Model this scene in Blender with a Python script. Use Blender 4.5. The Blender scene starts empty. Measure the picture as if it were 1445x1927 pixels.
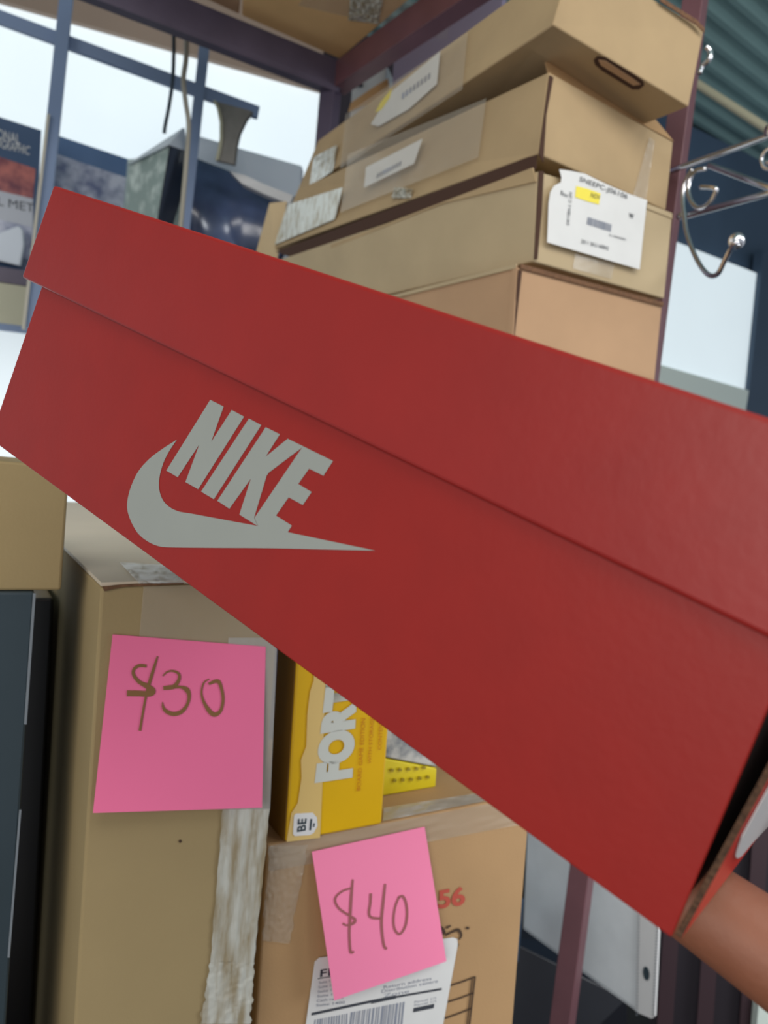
import bpy, bmesh, math, random
from mathutils import Vector as V, Matrix
from mathutils.noise import noise as nz
random.seed(7)
# ------------------------------------------------------------------ camera
W, H, F = 1445.0, 1927.0, 1450.0
scene = bpy.context.scene
CAMLOC = V((0, 0, 1.3))
ROT = Matrix.Rotation(math.radians(90 - 3.5), 3, 'X') @ Matrix.Rotation(math.radians(4.5), 3, 'Z')
cd = bpy.data.cameras.new('camera'); cam = bpy.data.objects.new('camera', cd)
scene.collection.objects.link(cam)
cam.matrix_world = Matrix.Translation(CAMLOC) @ ROT.to_4x4()
cd.sensor_fit = 'VERTICAL'; cd.sensor_height = 24.0; cd.lens = 24.0 * F / H
cd.clip_start = 0.01
cd.dof.use_dof = True; cd.dof.focus_distance = 0.29; cd.dof.aperture_fstop = 11.0
scene.camera = cam
# ------------------------------------------------------------------ world and light
w = bpy.data.worlds.new('world'); scene.world = w; w.use_nodes = True
w.node_tree.nodes['Background'].inputs[0].default_value = (0.80, 0.86, 0.95, 1)
w.node_tree.nodes['Background'].inputs[1].default_value = 0.42
scene.view_settings.view_transform = 'Standard'; scene.view_settings.look = 'None'
scene.view_settings.exposure = 0.0; scene.view_settings.gamma = 1.0
scene.view_settings.use_curve_mapping = False

def area(name, loc, target, size, power, color):
    l = bpy.data.lights.new(name, 'AREA'); l.shape = 'RECTANGLE'; l.size = size[0]; l.size_y = size[1]
    l.energy = power; l.color = color
    o = bpy.data.objects.new(name, l); scene.collection.objects.link(o)
    o.location = loc; o.rotation_euler = (V(target) - V(loc)).to_track_quat('-Z', 'Y').to_euler()
    return o
area('ceiling_light', (0.5, -0.3, 2.5), (0.2, 1.0, 1.3), (1.6, 0.8), 20, (1.0, 0.96, 0.90))
area('shop_front_light', (-0.9, -1.6, 1.7), (0, 0.6, 1.3), (1.4, 1.2), 24, (1.0, 0.95, 0.88))
pl = bpy.data.lights.new('right_fill_light', 'POINT'); pl.energy = 20; pl.shadow_soft_size = 0.25; pl.color = (0.93, 0.97, 1.0)  # added fill on the right, out of frame; no lamp hangs there
po_ = bpy.data.objects.new('right_fill_light', pl); scene.collection.objects.link(po_); po_.location = (1.35, 0.45, 1.95)
area('pouch_fill_light', (0.62, 0.55, 1.0), (0.25, 1.15, 0.7), (0.3, 0.2), 2.2, (0.95, 0.98, 1.0))  # added fill out of frame, only to brighten the zip pouch

# ------------------------------------------------------------------ geometry helpers
def ray(px, py):
    return (ROT @ V(((px - W / 2) / F, -(py - H / 2) / F, -1.0)))
def at(px, py, d):
    return CAMLOC + ray(px, py) * d
class Face:
    """A plane of the place; hit() finds where a sight line meets it."""
    def __init__(s, a, b, c, flip=True):
        s.p = V(a); s.n = (V(b) - V(a)).cross(V(c) - V(a)).normalized()
        if s.n.dot(CAMLOC - s.p) < 0: s.n = -s.n
    def hit(s, px, py, off=0.0):
        r = ray(px, py); t = (s.p + s.n * off - CAMLOC).dot(s.n) / r.dot(s.n)
        return CAMLOC + r * t
ORI = {}
def link(name, bm, mat, parent=None, smooth=False, origin=None, bevel=0.0, seg=2):
    bm.normal_update()
    if parent is not None: org = ORI[parent.name]
    else:
        if origin is None:
            xs = [v.co for v in bm.verts]
            origin = V((sum(v.x for v in xs) / len(xs), sum(v.y for v in xs) / len(xs), min(v.z for v in xs)))
        org = V(origin)
    for v in bm.verts: v.co -= org
    me = bpy.data.meshes.new(name); bm.to_mesh(me); bm.free()
    if isinstance(mat, (list, tuple)):
        for m_ in mat: me.materials.append(m_)
    else: me.materials.append(mat)
    o = bpy.data.objects.new(name, me); scene.collection.objects.link(o)
    if parent is not None: o.parent = parent
    else: o.location = org
    ORI[o.name] = org
    if smooth:
        for p in me.polygons: p.use_smooth = True
    if bevel:
        m_ = o.modifiers.new('bevel', 'BEVEL'); m_.width = bevel; m_.segments = seg; m_.limit_method = 'ANGLE'
        m_.angle_limit = math.radians(40)
    return o
def thing(name, loc, label, cat, group=None):
    o = bpy.data.objects.new(name, None); scene.collection.objects.link(o); o.location = loc
    o.empty_display_size = 0.02; ORI[o.name] = V(loc); return tag(o, label, cat, group)
def tag(o, label=None, cat=None, group=None, kind=None):
    if label: o['label'] = label
    if cat: o['category'] = cat
    if group: o['group'] = group
    if kind: o['kind'] = kind
    return o
def lab(o, s): o['label'] = s; return o

def hexa(c):
    """c: 8 points, index = i*4+j*2+k"""
    bm = bmesh.new(); v = [bm.verts.new(p) for p in c]
    for f in ((0, 1, 3, 2), (4, 6, 7, 5), (0, 4, 5, 1), (2, 3, 7, 6), (0, 2, 6, 4), (1, 5, 7, 3)):
        bm.faces.new([v[i] for i in f])
    bmesh.ops.recalc_face_normals(bm, faces=bm.faces)
    return bm
def slab(pts, d):
    """polygon pts extruded by vector d"""
    bm = bmesh.new(); a = [bm.verts.new(p) for p in pts]; b = [bm.verts.new(V(p) + d) for p in pts]
    n = len(pts); bm.faces.new(a); bm.faces.new(b[::-1])
    for i in range(n): bm.faces.new([a[i], b[i], b[(i + 1) % n], a[(i + 1) % n]])
    bmesh.ops.recalc_face_normals(bm, faces=bm.faces)
    return bm
def join(bms):
    out = bmesh.new()
    for b in bms:
        m = {v: out.verts.new(v.co) for v in b.verts}
        for f in b.faces:
            try: g = out.faces.new([m[v] for v in f.verts]); g.material_index = f.material_index
            except ValueError: pass
        b.free()
    return out
def on(face, poly, th=0.0003, off=0.0002):
    """thin flat shape lying on a face, given where its outline is seen"""
    return slab([face.hit(x, y, off) for x, y in poly], face.n * th)
def lerp(a, b, t): return (a[0] + (b[0] - a[0]) * t, a[1] + (b[1] - a[1]) * t)
def quad(q, u, v):
    """q = BL,BR,TR,TL"""
    return lerp(lerp(q[0], q[1], u), lerp(q[3], q[2], u), v)
def text_on(face, q, s, th=0.0002, off=0.0004, bold=0.0):
    cu = bpy.data.curves.new('t', 'FONT'); cu.body = s; cu.offset = bold; cu.resolution_u = 6
    o = bpy.data.objects.new('t', cu); scene.collection.objects.link(o)
    dg = bpy.context.evaluated_depsgraph_get(); me = bpy.data.meshes.new_from_object(o.evaluated_get(dg))
    bpy.data.objects.remove(o); bpy.data.curves.remove(cu)
    bm = bmesh.new(); bm.from_mesh(me); bpy.data.meshes.remove(me)
    x0 = min(v.co.x for v in bm.verts); x1 = max(v.co.x for v in bm.verts)
    y0 = min(v.co.y for v in bm.verts); y1 = max(v.co.y for v in bm.verts)
    for v in bm.verts:
        p = quad(q, (v.co.x - x0) / (x1 - x0), (v.co.y - y0) / (y1 - y0))
        v.co = face(p[0], p[1]) if callable(face) else face.hit(p[0], p[1], off)
    return bm
def smoothline(pts, n=6):
    out = []
    P = [pts[0]] + list(pts) + [pts[-1]]
    for i in range(1, len(P) - 2):
        for k in range(n):
            t = k / n
            out.append(tuple(0.5 * ((2 * P[i][j]) + (-P[i-1][j] + P[i+1][j]) * t + (2*P[i-1][j] - 5*P[i][j] + 4*P[i+1][j] - P[i+2][j]) * t*t
                      + (-P[i-1][j] + 3*P[i][j] - 3*P[i+1][j] + P[i+2][j]) * t*t*t) for j in range(len(pts[0]))))
    out.append(tuple(pts[-1])); return out
def stroke(fn, pts, n=6):
    """pen stroke: pts = (x, y, width) ; fn maps picture point to the surface"""
    P = smoothline(pts, n); bm = bmesh.new(); L = []
    for i, p in enumerate(P):
        a = P[max(i-1, 0)]; b = P[min(i+1, len(P)-1)]
        dx, dy = b[0]-a[0], b[1]-a[1]; l = math.hypot(dx, dy) or 1
        h = p[2] / 2
        L.append((bm.verts.new(fn(p[0] - dy/l*h, p[1] + dx/l*h)), bm.verts.new(fn(p[0] + dy/l*h, p[1] - dx/l*h))))
    for a, b in zip(L, L[1:]):
        bm.faces.new([a[0], a[1], b[1], b[0]])
    return bm
def tube(path, r, seg=10, smooth_n=0, cap=True):
    if smooth_n: path = [V(p) for p in smoothline([tuple(p) for p in path], smooth_n)]
    bm = bmesh.new(); rings = []; up = None
    for i, p in enumerate(path):
        p = V(p); t = (V(path[min(i+1, len(path)-1)]) - V(path[max(i-1, 0)])).normalized()
        if up is None: up = t.orthogonal()
        up = (up - t * up.dot(t)).normalized(); s = t.cross(up)
        rr = r[i] if isinstance(r, (list, tuple)) else r
        rings.append([bm.verts.new(p + (up * math.cos(2*math.pi*k/seg) + s * math.sin(2*math.pi*k/seg)) * rr) for k in range(seg)])
    for a, b in zip(rings, rings[1:]):
        for k in range(seg): bm.faces.new([a[k], a[(k+1) % seg], b[(k+1) % seg], b[k]])
    if cap: bm.faces.new(rings[0][::-1]); bm.faces.new(rings[-1])
    bmesh.ops.recalc_face_normals(bm, faces=bm.faces)
    return bm
def bar(a, b, wx, wy, side=None):
    """rectangular bar from a to b"""
    a, b = V(a), V(b); t = (b - a).normalized()
    s = (V(side) - t * V(side).dot(t)).normalized() if side else t.cross(V((0, 0, 1))).normalized()
    u = s.cross(t)
    c = []
    for e in (a, b):
        for j in (-1, 1):
            for k in (-1, 1): c.append(e + s * j * wx / 2 + u * k * wy / 2)
    return hexa(c)
def film(face, q, nu, nv, amp, off=0.0006, seed=0, fx=60, fy=14, jag=0.0):
    """wrinkled strip of tape on a face"""
    bm = bmesh.new(); g = []
    for i in range(nu + 1):
        row = []
        for j in range(nv + 1):
            u, v = i / nu, j / nv
            uu = u + (jag * nz((v * 9, seed, 0)) if i in (0, nu) else 0)
            p = quad(q, uu, v)
            a = amp * (abs(nz((u * fx * 0.1 + seed, v * fy, seed))) + 0.5 * nz((u * 9 + seed, v * 31, 3)))
            row.append(bm.verts.new(face.hit(p[0], p[1], off + max(a, 0))))
        g.append(row)
    for i in range(nu):
        for j in range(nv): bm.faces.new([g[i][j], g[i+1][j], g[i+1][j+1], g[i][j+1]])
    bmesh.ops.recalc_face_normals(bm, faces=bm.faces)
    return bm

# ------------------------------------------------------------------ materials
def srgb(r, g, b):
    f = lambda c: (c / 255 / 12.92) if c <= 10 else ((c / 255 + 0.055) / 1.055) ** 2.4
    return (f(r), f(g), f(b), 1)
def mat(name, col, rough=0.7, metal=0.0, var=0.0, scale=40, bump=0.0, bscale=300, coat=0.0, alpha=1.0, emit=0.0, spec=0.5, stretch=(1, 1, 1), col2=None, thr=None, ecol=None):
    m = bpy.data.materials.new(name); m.use_nodes = True; nt = m.node_tree; N = nt.nodes; L = nt.links
    b = N['Principled BSDF']; b.inputs['Base Color'].default_value = col; b.inputs['Roughness'].default_value = rough
    b.inputs['Metallic'].default_value = metal; b.inputs['Coat Weight'].default_value = coat; b.inputs['Coat Roughness'].default_value = 0.25
    b.inputs['Alpha'].default_value = alpha; b.inputs['Specular IOR Level'].default_value = spec
    tc = N.new('ShaderNodeTexCoord'); mp = N.new('ShaderNodeMapping'); mp.inputs['Scale'].default_value = stretch
    L.new(tc.outputs['Object'], mp.inputs['Vector'])
    if var or col2:
        n = N.new('ShaderNodeTexNoise'); n.inputs['Scale'].default_value = scale; n.inputs['Detail'].default_value = 6
        L.new(mp.outputs[0], n.inputs['Vector'])
        r = N.new('ShaderNodeValToRGB'); L.new(n.outputs['Fac'], r.inputs['Fac'])
        c2 = col2 or tuple([min(c * (1 + var), 1) for c in col[:3]] + [1]); c1 = col if col2 else tuple([c * (1 - var) for c in col[:3]] + [1])
        lo, hi = thr or (0.3, 0.7)
        r.color_ramp.elements[0].position = lo; r.color_ramp.elements[1].position = hi
        r.color_ramp.elements[0].color = c1; r.color_ramp.elements[1].color = c2
        L.new(r.outputs['Color'], b.inputs['Base Color'])
        if emit: L.new(r.outputs['Color'], b.inputs['Emission Color'])
    if bump:
        n = N.new('ShaderNodeTexNoise'); n.inputs['Scale'].default_value = bscale; n.inputs['Detail'].default_value = 3
        L.new(mp.outputs[0], n.inputs['Vector'])
        bu = N.new('ShaderNodeBump'); bu.inputs['Strength'].default_value = bump; bu.inputs['Distance'].default_value = 0.002
        L.new(n.outputs['Fac'], bu.inputs['Height']); L.new(bu.outputs['Normal'], b.inputs['Normal'])
    if emit:
        b.inputs['Emission Strength'].default_value = emit
        if not (var or col2): b.inputs['Emission Color'].default_value = ecol or col
    return m
M = {}
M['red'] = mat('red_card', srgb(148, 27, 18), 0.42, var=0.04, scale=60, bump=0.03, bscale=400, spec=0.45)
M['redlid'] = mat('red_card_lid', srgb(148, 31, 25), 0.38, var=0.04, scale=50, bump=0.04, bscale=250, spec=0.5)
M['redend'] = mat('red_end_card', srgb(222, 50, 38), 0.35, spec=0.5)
M['print'] = mat('grey_print', srgb(150, 154, 148), 0.6, var=0.02)
M['white'] = mat('white_print', srgb(225, 225, 225), 0.4)
M['fwhite'] = mat('box_title_white', srgb(205, 208, 200), 0.4)
M['fluting'] = mat('corrugated_edge', srgb(84, 58, 40), 0.9, var=0.5, scale=900, bump=0.6, bscale=900)
M['dark'] = mat('dark_gap_shade', srgb(22, 14, 12), 0.9)
M['card'] = mat('cardboard', srgb(174, 149, 112), 0.8, var=0.07, scale=14, bump=0.08, bscale=500)
M['card2'] = mat('cardboard_tan', srgb(182, 146, 112), 0.8, var=0.06, scale=12, bump=0.08, bscale=500)
M['card3'] = mat('cardboard_pale', srgb(182, 162, 128), 0.75, var=0.06, scale=12, bump=0.06, bscale=400)
M['cardold'] = mat('cardboard_olive', srgb(160, 140, 100), 0.85, var=0.06, scale=10, bump=0.08, bscale=600)
M['cardbrown'] = mat('cardboard_brown', srgb(176, 140, 98), 0.8, var=0.08, scale=10, bump=0.08, bscale=500)
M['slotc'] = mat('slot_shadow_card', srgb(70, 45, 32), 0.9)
M['cardup'] = mat('cardboard_overhead', srgb(226, 184, 126), 0.8, var=0.08, scale=10)
M['cardedge'] = mat('cardboard_edge', srgb(112, 80, 56), 0.9, var=0.3, scale=300)
M['flap'] = mat('cardboard_top', srgb(214, 200, 178), 0.5, var=0.04, scale=15)
M['tape'] = mat('clear_tape', srgb(205, 203, 196), 0.16, alpha=0.55, bump=0.3, bscale=60, coat=0.6)
M['tapethin'] = mat('thin_clear_tape', srgb(205, 195, 178), 0.14, alpha=0.30, bump=0.25, bscale=50, coat=0.5)
M['tapew'] = mat('white_tape', srgb(158, 144, 116), 0.18, bump=0.15, bscale=60, coat=0.7, col2=srgb(200, 200, 190), scale=26, stretch=(5, 5, 0.8), thr=(0.38, 0.60))  # tape tone streaked, with its shiny highlights painted into the colour
M['tapep'] = mat('patch_tape', srgb(165, 152, 122), 0.2, bump=0.15, bscale=60, coat=0.7, col2=srgb(215, 218, 208), scale=40, stretch=(3, 3, 1), thr=(0.35, 0.55))  # sheen on the patches painted in as paler streaks
M['paper'] = mat('white_paper', srgb(222, 222, 220), 0.6, var=0.02)
M['ink'] = mat('black_ink', srgb(60, 64, 72), 0.6)
M['inkg'] = mat('grey_ink', srgb(140, 145, 158), 0.6)
M['inkred'] = mat('red_ink', srgb(186, 78, 62), 0.7)
M['inkbox'] = mat('box_ink', srgb(70, 50, 34), 0.8)
M['yel'] = mat('yellow_highlight', srgb(240, 222, 60), 0.5)
M['pink'] = mat('pink_paper', srgb(250, 120, 165), 0.7, var=0.02, scale=10)
M['pink2'] = mat('pink_paper_light', srgb(255, 138, 178), 0.7, var=0.02, scale=10)
M['marker'] = mat('olive_marker', srgb(138, 100, 58), 0.6)
M['pen'] = mat('brown_pen', srgb(160, 92, 92), 0.6)
M['fyel'] = mat('yellow_card', srgb(226, 178, 10), 0.3, var=0.05, scale=15)
M['forange'] = mat('orange_card', srgb(196, 120, 20), 0.4)
M['fcream'] = mat('cream_print', srgb(222, 190, 120), 0.35)
M['forink'] = mat('orange_print', srgb(226, 150, 15), 0.4)
M['fside'] = mat('olive_card_side', srgb(120, 84, 24), 0.5)
M['frame'] = mat('maroon_metal', srgb(112, 76, 82), 0.4, var=0.1, scale=20, metal=0.1)
M['framed'] = mat('dark_frame_metal', srgb(84, 76, 94), 0.45, var=0.12, scale=18, metal=0.1)
M['bars'] = mat('window_bar_metal', srgb(122, 142, 176), 0.5)
M['barsl'] = mat('cream_edge', srgb(190, 186, 172), 0.5)
M['chrome'] = mat('chrome', srgb(238, 238, 242), 0.2, metal=1.0)
M['glass'] = mat('frosted_window', srgb(222, 233, 238), 0.3, emit=0.80, var=0.02, scale=2)
M['glass2'] = mat('frosted_panel', srgb(216, 228, 233), 0.3, emit=0.66, var=0.02, scale=3)
M['wallb'] = mat('brown_plaster', srgb(165, 145, 130), 0.9, var=0.06, scale=3)
M['walld'] = mat('dark_wall', srgb(52, 46, 54), 0.8, var=0.15, scale=3)
M['walldd'] = mat('dark_maroon', srgb(64, 46, 52), 0.5)
M['navy'] = mat('navy_panel', srgb(66, 86, 108), 0.6, var=0.25, scale=1.5)
M['teal'] = mat('teal_ceiling', srgb(122, 154, 154), 0.7, var=0.12, scale=2)
M['floor'] = mat('grey_floor', srgb(70, 66, 64), 0.6, var=0.1, scale=4)
M['slate'] = mat('slate_card', srgb(52, 66, 74), 0.45, var=0.12, scale=6)
M['slatel'] = mat('slate_edge', srgb(130, 138, 146), 0.4)
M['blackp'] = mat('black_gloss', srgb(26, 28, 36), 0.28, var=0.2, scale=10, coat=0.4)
M['skin'] = mat('skin', srgb(136, 84, 60), 0.55, var=0.07, scale=60, bump=0.08, bscale=500)
M['skin'].node_tree.nodes['Principled BSDF'].inputs['Subsurface Weight'].default_value = 0.15
M['skin'].node_tree.nodes['Principled BSDF'].inputs['Subsurface Radius'].default_value = (0.01, 0.004, 0.002)
M['nail'] = mat('nail', srgb(205, 150, 128), 0.3)
M['cable'] = mat('cable_grey', srgb(168, 164, 150), 0.5)
M['bcable'] = mat('black_cable', srgb(40, 54, 66), 0.5)
M['tag'] = mat('grey_tag', srgb(128, 126, 122), 0.5, var=0.1, scale=40)
M['tagd'] = mat('tag_edge', srgb(186, 184, 160), 0.5)
M['pale'] = mat('pale_blue_card', srgb(225, 232, 242), 0.5)
M['photo'] = mat('snow_photo', srgb(110, 120, 156), 0.4, col2=srgb(215, 218, 232), scale=28, thr=(0.35, 0.68))
M['photob'] = mat('photo_blue', srgb(92, 122, 164), 0.4)
M['cov'] = mat('cover_navy', srgb(66, 90, 124), 0.4)
M['covred'] = mat('cover_red_photo', srgb(200, 120, 112), 0.4, col2=srgb(120, 66, 80), scale=22, thr=(0.38, 0.62))
M['covw'] = mat('cover_band', srgb(190, 194, 204), 0.4)
M['gbox'] = mat('sage_card', srgb(150, 168, 162), 0.5, col2=srgb(215, 228, 220), scale=30, thr=(0.45, 0.7))
M['orange'] = mat('orange_band', srgb(222, 172, 118), 0.5)
M['lav'] = mat('lavender_card', srgb(158, 148, 176), 0.5)
M['beam'] = mat('tan_pipe', srgb(190, 184, 158), 0.5)
M['pouch'] = mat('milky_vinyl', srgb(238, 242, 245), 0.35, alpha=0.98, var=0.05, scale=20)
M['grn'] = mat('grey_green_strip', srgb(225, 236, 228), 0.5)
M['yblock'] = mat('yellow_plastic', srgb(222, 202, 30), 0.4)
M['ydot'] = mat('olive_dot', srgb(150, 130, 16), 0.5)
M['gcrump'] = mat('grey_print_card', srgb(110, 116, 124), 0.5, col2=srgb(190, 190, 186), scale=60, thr=(0.4, 0.6))
M['shelf'] = mat('shelf_board', srgb(120, 104, 88), 0.7, var=0.1)

# ------------------------------------------------------------------ the setting
def flat(name, pts, m, th, lab_=None, bevel=0):
    n = (V(pts[1]) - V(pts[0])).cross(V(pts[2]) - V(pts[0])).normalized()
    if n.dot(CAMLOC - V(pts[0])) > 0: n = -n
    return tag(link(name, slab(pts, n * th), m), kind='structure')
flat('floor', [(-2.2, -1.0, 0), (3.4, -1.0, 0), (3.4, 4.4, 0), (-2.2, 4.4, 0)], M['floor'], 0.05)
# back wall plane: runs from near left to far right
b0 = at(0, 30, 2.0); b1 = at(600, 200, 2.35)
bd = V((b1.x - b0.x, b1.y - b0.y, 0)).normalized(); b0 = V((b0.x, b0.y, 0))
def bw(s, z, n=0.0): # point on back wall: s along, z height, n towards the room
    return b0 + bd * s + V((0, 0, z)) + V((bd.y, -bd.x, 0)) * n
BW = Face(bw(0, 0), bw(1, 0), bw(0, 1))
def back_s(px, py):
    p = BW.hit(px, py); return ((p - b0).dot(bd), p.z)
CEIL = 2.62
ztop = back_s(300, 85)[1]; s_r = back_s(601, 300)[0]; s_l = -0.9
zbot = back_s(40, 1500)[1]
flat('wall_back', [bw(-1.1, ztop), bw(s_r, ztop), bw(s_r, CEIL), bw(-1.1, CEIL)], M['wallb'], 0.06)
flat('wall_back_right', [bw(s_r, 0), bw(2.4, 0), bw(2.4, CEIL), bw(s_r, CEIL)], M['walld'], 0.06)
flat('wall_back_low', [bw(-1.1, 0), bw(s_r, 0), bw(s_r, zbot), bw(-1.1, zbot)], M['walld'], 0.06)
win = tag(thing('window_1', bw(0, zbot), None, None), kind='structure')
link('pane', slab([bw(-1.1, zbot, -0.02), bw(s_r, zbot, -0.02), bw(s_r, ztop, -0.02), bw(-1.1, ztop, -0.02)], (bw(0, 0, -0.02) - bw(0, 0, -0.005)) ), M['glass'], win)
link('window_sill', hexa([bw(s, z, n) for s in (-1.1, s_r) for n in (0, 0.06) for z in (zbot - 0.03, zbot)]), M['wallb'], win)
# right-hand wall, farther off, with its own bright pane
r0 = at(1250, 560, 2.75); r1 = at(1440, 620, 3.1)
rd = V((r1.x - r0.x, r1.y - r0.y, 0)).normalized(); r0 = V((r0.x, r0.y, 0))
def rw(s, z, n=0.0): return r0 + rd * s + V((0, 0, z)) + V((rd.y, -rd.x, 0)) * n
RW = Face(rw(0, 0), rw(1, 0), rw(0, 1))
# it runs on to the far right
flat('wall_right', [rw(-0.45, 0, -.05), rw(3.2, 0, -.05), rw(3.2, CEIL, -.05), rw(-0.45, CEIL, -.05)], M['navy'], 0.06)
win2 = tag(thing('window_2', rw(0, 1.2), None, None), kind='structure')
link('pane', slab([RW.hit(*p) for p in ((1150, 410), (1272, 455), (1441, 521), (1404, 772), (1390, 900), (1130, 800))], RW.n * -0.02), M['glass2'], win2)
link('window_sill', slab([RW.hit(x, y, 0.03) for x, y in ((1150, 660), (1244, 687), (1409, 735), (1400, 790), (1390, 830), (1140, 760))], RW.n * -0.03), M['grn'], win2)
link('window_frame', slab([RW.hit(x, y, 0.02) for x, y in ((1437, 470), (1520, 490), (1480, 900), (1395, 880))], RW.n * -0.04), M['navy'], win2)
# ribbed ceiling
bm = bmesh.new(); n = 90; A = []
cdir = V((0.78, 0.62, 0)); cn = V((-0.62, 0.78, 0))
for i in range(n * 4 + 1):
    t = -2.6 + i * 6.6 / (n * 4); z = CEIL + (0.0, 0.0, 0.012, 0.012)[i % 4]
    p = V((0.4, 2.6, 0)) + cn * t
    A.append((bm.verts.new((p - cdir * 4.5) + V((0, 0, z))), bm.verts.new((p + cdir * 4.0) + V((0, 0, z)))))
for a, b in zip(A, A[1:]): bm.faces.new([a[0], a[1], b[1], b[0]])
tag(link('ceiling', bm, M['teal']), kind='structure')
p0, p1 = at(1250, 118, 2.0), at(1520, 292, 1.75)
tag(link('ceiling_pipe', tube([p0 + (p0-p1)*0.8, p0, p1, p1 + (p1-p0)*0.5], 0.010, 12), M['beam'], smooth=True), 'blurred tan pipe running diagonally below the dark teal ceiling, upper right', 'pipe')

# ------------------------------------------------------------------ metal shelving rack
rack = thing('shelving_rack', (0.1, 1.0, 0), 'maroon metal shelving rack carrying the cardboard boxes', 'shelf rack')
C0 = at(628, 128, 1.55)      # rear corner of the upper level
def onz(x, y, z): r_ = ray(x, y); return CAMLOC + r_ * ((z - CAMLOC.z) / r_.z)
C0 = at(636, 150, 1.55); CL = onz(-160, -165, C0.z); CR = onz(1330, -330, C0.z)
def down(p, z): return V((p.x, p.y, z))
# right post follows the lean of the real one
pt, pb = at(1316, -60, 0.99), at(1068, 1850, 0.99)
pb2 = pt + (pb - pt) * 2.0
link('post', bar(pt + (pt - pb) * 0.15, pb + (pb - pt) * 0.7, 0.026, 0.024, side=(0.75, -0.55, 0)), M['frame'], rack, bevel=0.001)
pr0, pr1 = at(632, 118, 1.56), at(604, 420, 1.56)
link('post', bar(pr0 + V((0, 0, .3)), pr1 + (pr1 - pr0) * 3.6, 0.032, 0.032, side=(0.9, -0.4, 0)), M['framed'], rack, bevel=0.001)
link('beam', bar(CL, C0, 0.04, 0.052), M['framed'], rack, bevel=0.001)
link('beam_flange', bar(CL + V((0, -.012, -0.030)), C0 + V((0, -.012, -0.030)), 0.02, 0.008), M['framed'], rack)
link('beam', bar(C0, CR, 0.035, 0.05), M['frame'], rack, bevel=0.001)
link('beam', bar(CL, CL + (CR - C0), 0.035, 0.05), M['frame'], rack, bevel=0.001)
# the level the flat cartons stand on (mostly behind the shoe box)
link('shelf_board', hexa([V((x, y, z)) for x, y in ((0.115, 0.745), (-0.635, 1.745), (0.36, 0.905), (-0.39, 1.905)) for z in (1.388, 1.400)]), M['shelf'], rack, bevel=0.001)
# ------------------------------------------------------------------ ledge in front of the window
ZG = at(20, 503, 1.70).z
LE = thing('display_ledge', bw(0, ZG - 0.15, 0.15), 'dark topped ledge with cream front, below the magazine at the left edge', 'ledge')
nf = (b0 - V((at(0, 500, 1.70).x, at(0, 500, 1.70).y, 0))).dot(V((-bd.y, bd.x, 0)))
def lbox(z0, z1, n0, n1): return hexa([bw(s_, z, n_) for s_ in (-0.25, s_r - 0.02) for n_ in (n0, n1) for z in (z0, z1)])
link('ledge_board', lbox(ZG - 0.034, ZG, 0.0, nf), M['framed'], LE, bevel=0.001)
link('ledge_front', lbox(ZG - 0.122, ZG - 0.0345, nf - 0.02, nf - 0.003), M['tagd'], LE)
link('ledge_trim', lbox(ZG - 0.137, ZG - 0.1225, nf - 0.022, nf - 0.001), M['bars'], LE)
def drop(p): return V((p.x, p.y, ZG + 0.001))
# ------------------------------------------------------------------ window bars (in front of the pane)
grille = tag(thing('window_grille', (-0.6, 1.6, 0.9), 'blue-grey metal bars crossing in front of the bright window, upper left', 'window bars'))
link('upright', bar(at(131, -60, 1.62), at(60, 620, 1.62), 0.0265, 0.012, side=(0.95, 0.3, 0)), M['bars'], grille)
link('edge_strip', bar(at(91, 215, 1.60), at(44, 620, 1.60), 0.006, 0.004, side=(0.95, 0.3, 0)), M['barsl'], grille)
link('upright', bar(at(392, 20, 1.75), at(326, 620, 1.75), 0.0235, 0.012, side=(0.95, 0.3, 0)), M['bars'], grille)
link('crossbar', bar(at(-150, -22, 1.56), at(486, 213, 1.80), 0.012, 0.027), M['bars'], grille)
# ------------------------------------------------------------------ cartons lying on the rack above
def carton_bottom(name, poly, z, h, m, label, group=None):
    """carton standing at height z; poly = where its underside shows"""
    pts = [CAMLOC + ray(x, y) * ((z - CAMLOC.z) / ray(x, y).z) for x, y in poly]
    o = link(name, slab(pts, V((0, 0, h))), m, bevel=0.003)
    return tag(o, label, 'box', group)
ZU = C0.z + 0.027
ub = carton_bottom('cardboard_carton', [(640, 112), (455, 30), (470, -260), (1150, -330)], ZU, 0.2, M['cardup'],
                   'brown carton on the rack overhead, its taped underside showing at the top', 'cartons on the upper level of the rack')
FU = Face(*[CAMLOC + ray(x, y) * ((ZU - CAMLOC.z) / ray(x, y).z) for x, y in ((640, 112), (455, 30), (700, -100))])
ubt = link('tape', film(FU, [(560, 10), (840, 75), (850, 20), (600, -40)], 20, 8, 0.001, seed=2), M['tapethin'], ub, smooth=True)
link('plastic_wrap', film(FU, [(655, 38), (712, 46), (722, -10), (660, -12)], 26, 26, 0.006, seed=5), M['tapew'], ub)
carton_bottom('cardboard_carton', [(450, 28), (240, -70), (300, -300), (465, -260)], ZU, 0.16, M['card2'],
              'tan carton on the rack overhead, left of the taped one', 'cartons on the upper level of the rack')

# ------------------------------------------------------------------ stack of flat cartons
def pbox(name, c, m, label, group):
    P = [at(*q) for q in c]
    root = thing(name, (P[0] + P[2] + P[4]) / 3, label, 'box', group)
    body = link('carton_body', hexa(P), m, root, bevel=0.0016)
    fl = Face(P[0], P[2], P[1]); fr = Face(P[0], P[4], P[1]); fb = Face(P[0], P[4], P[2])
    return root, P, fl, fr, fb
G = 'flat cardboard cartons stacked on the rack'
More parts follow.
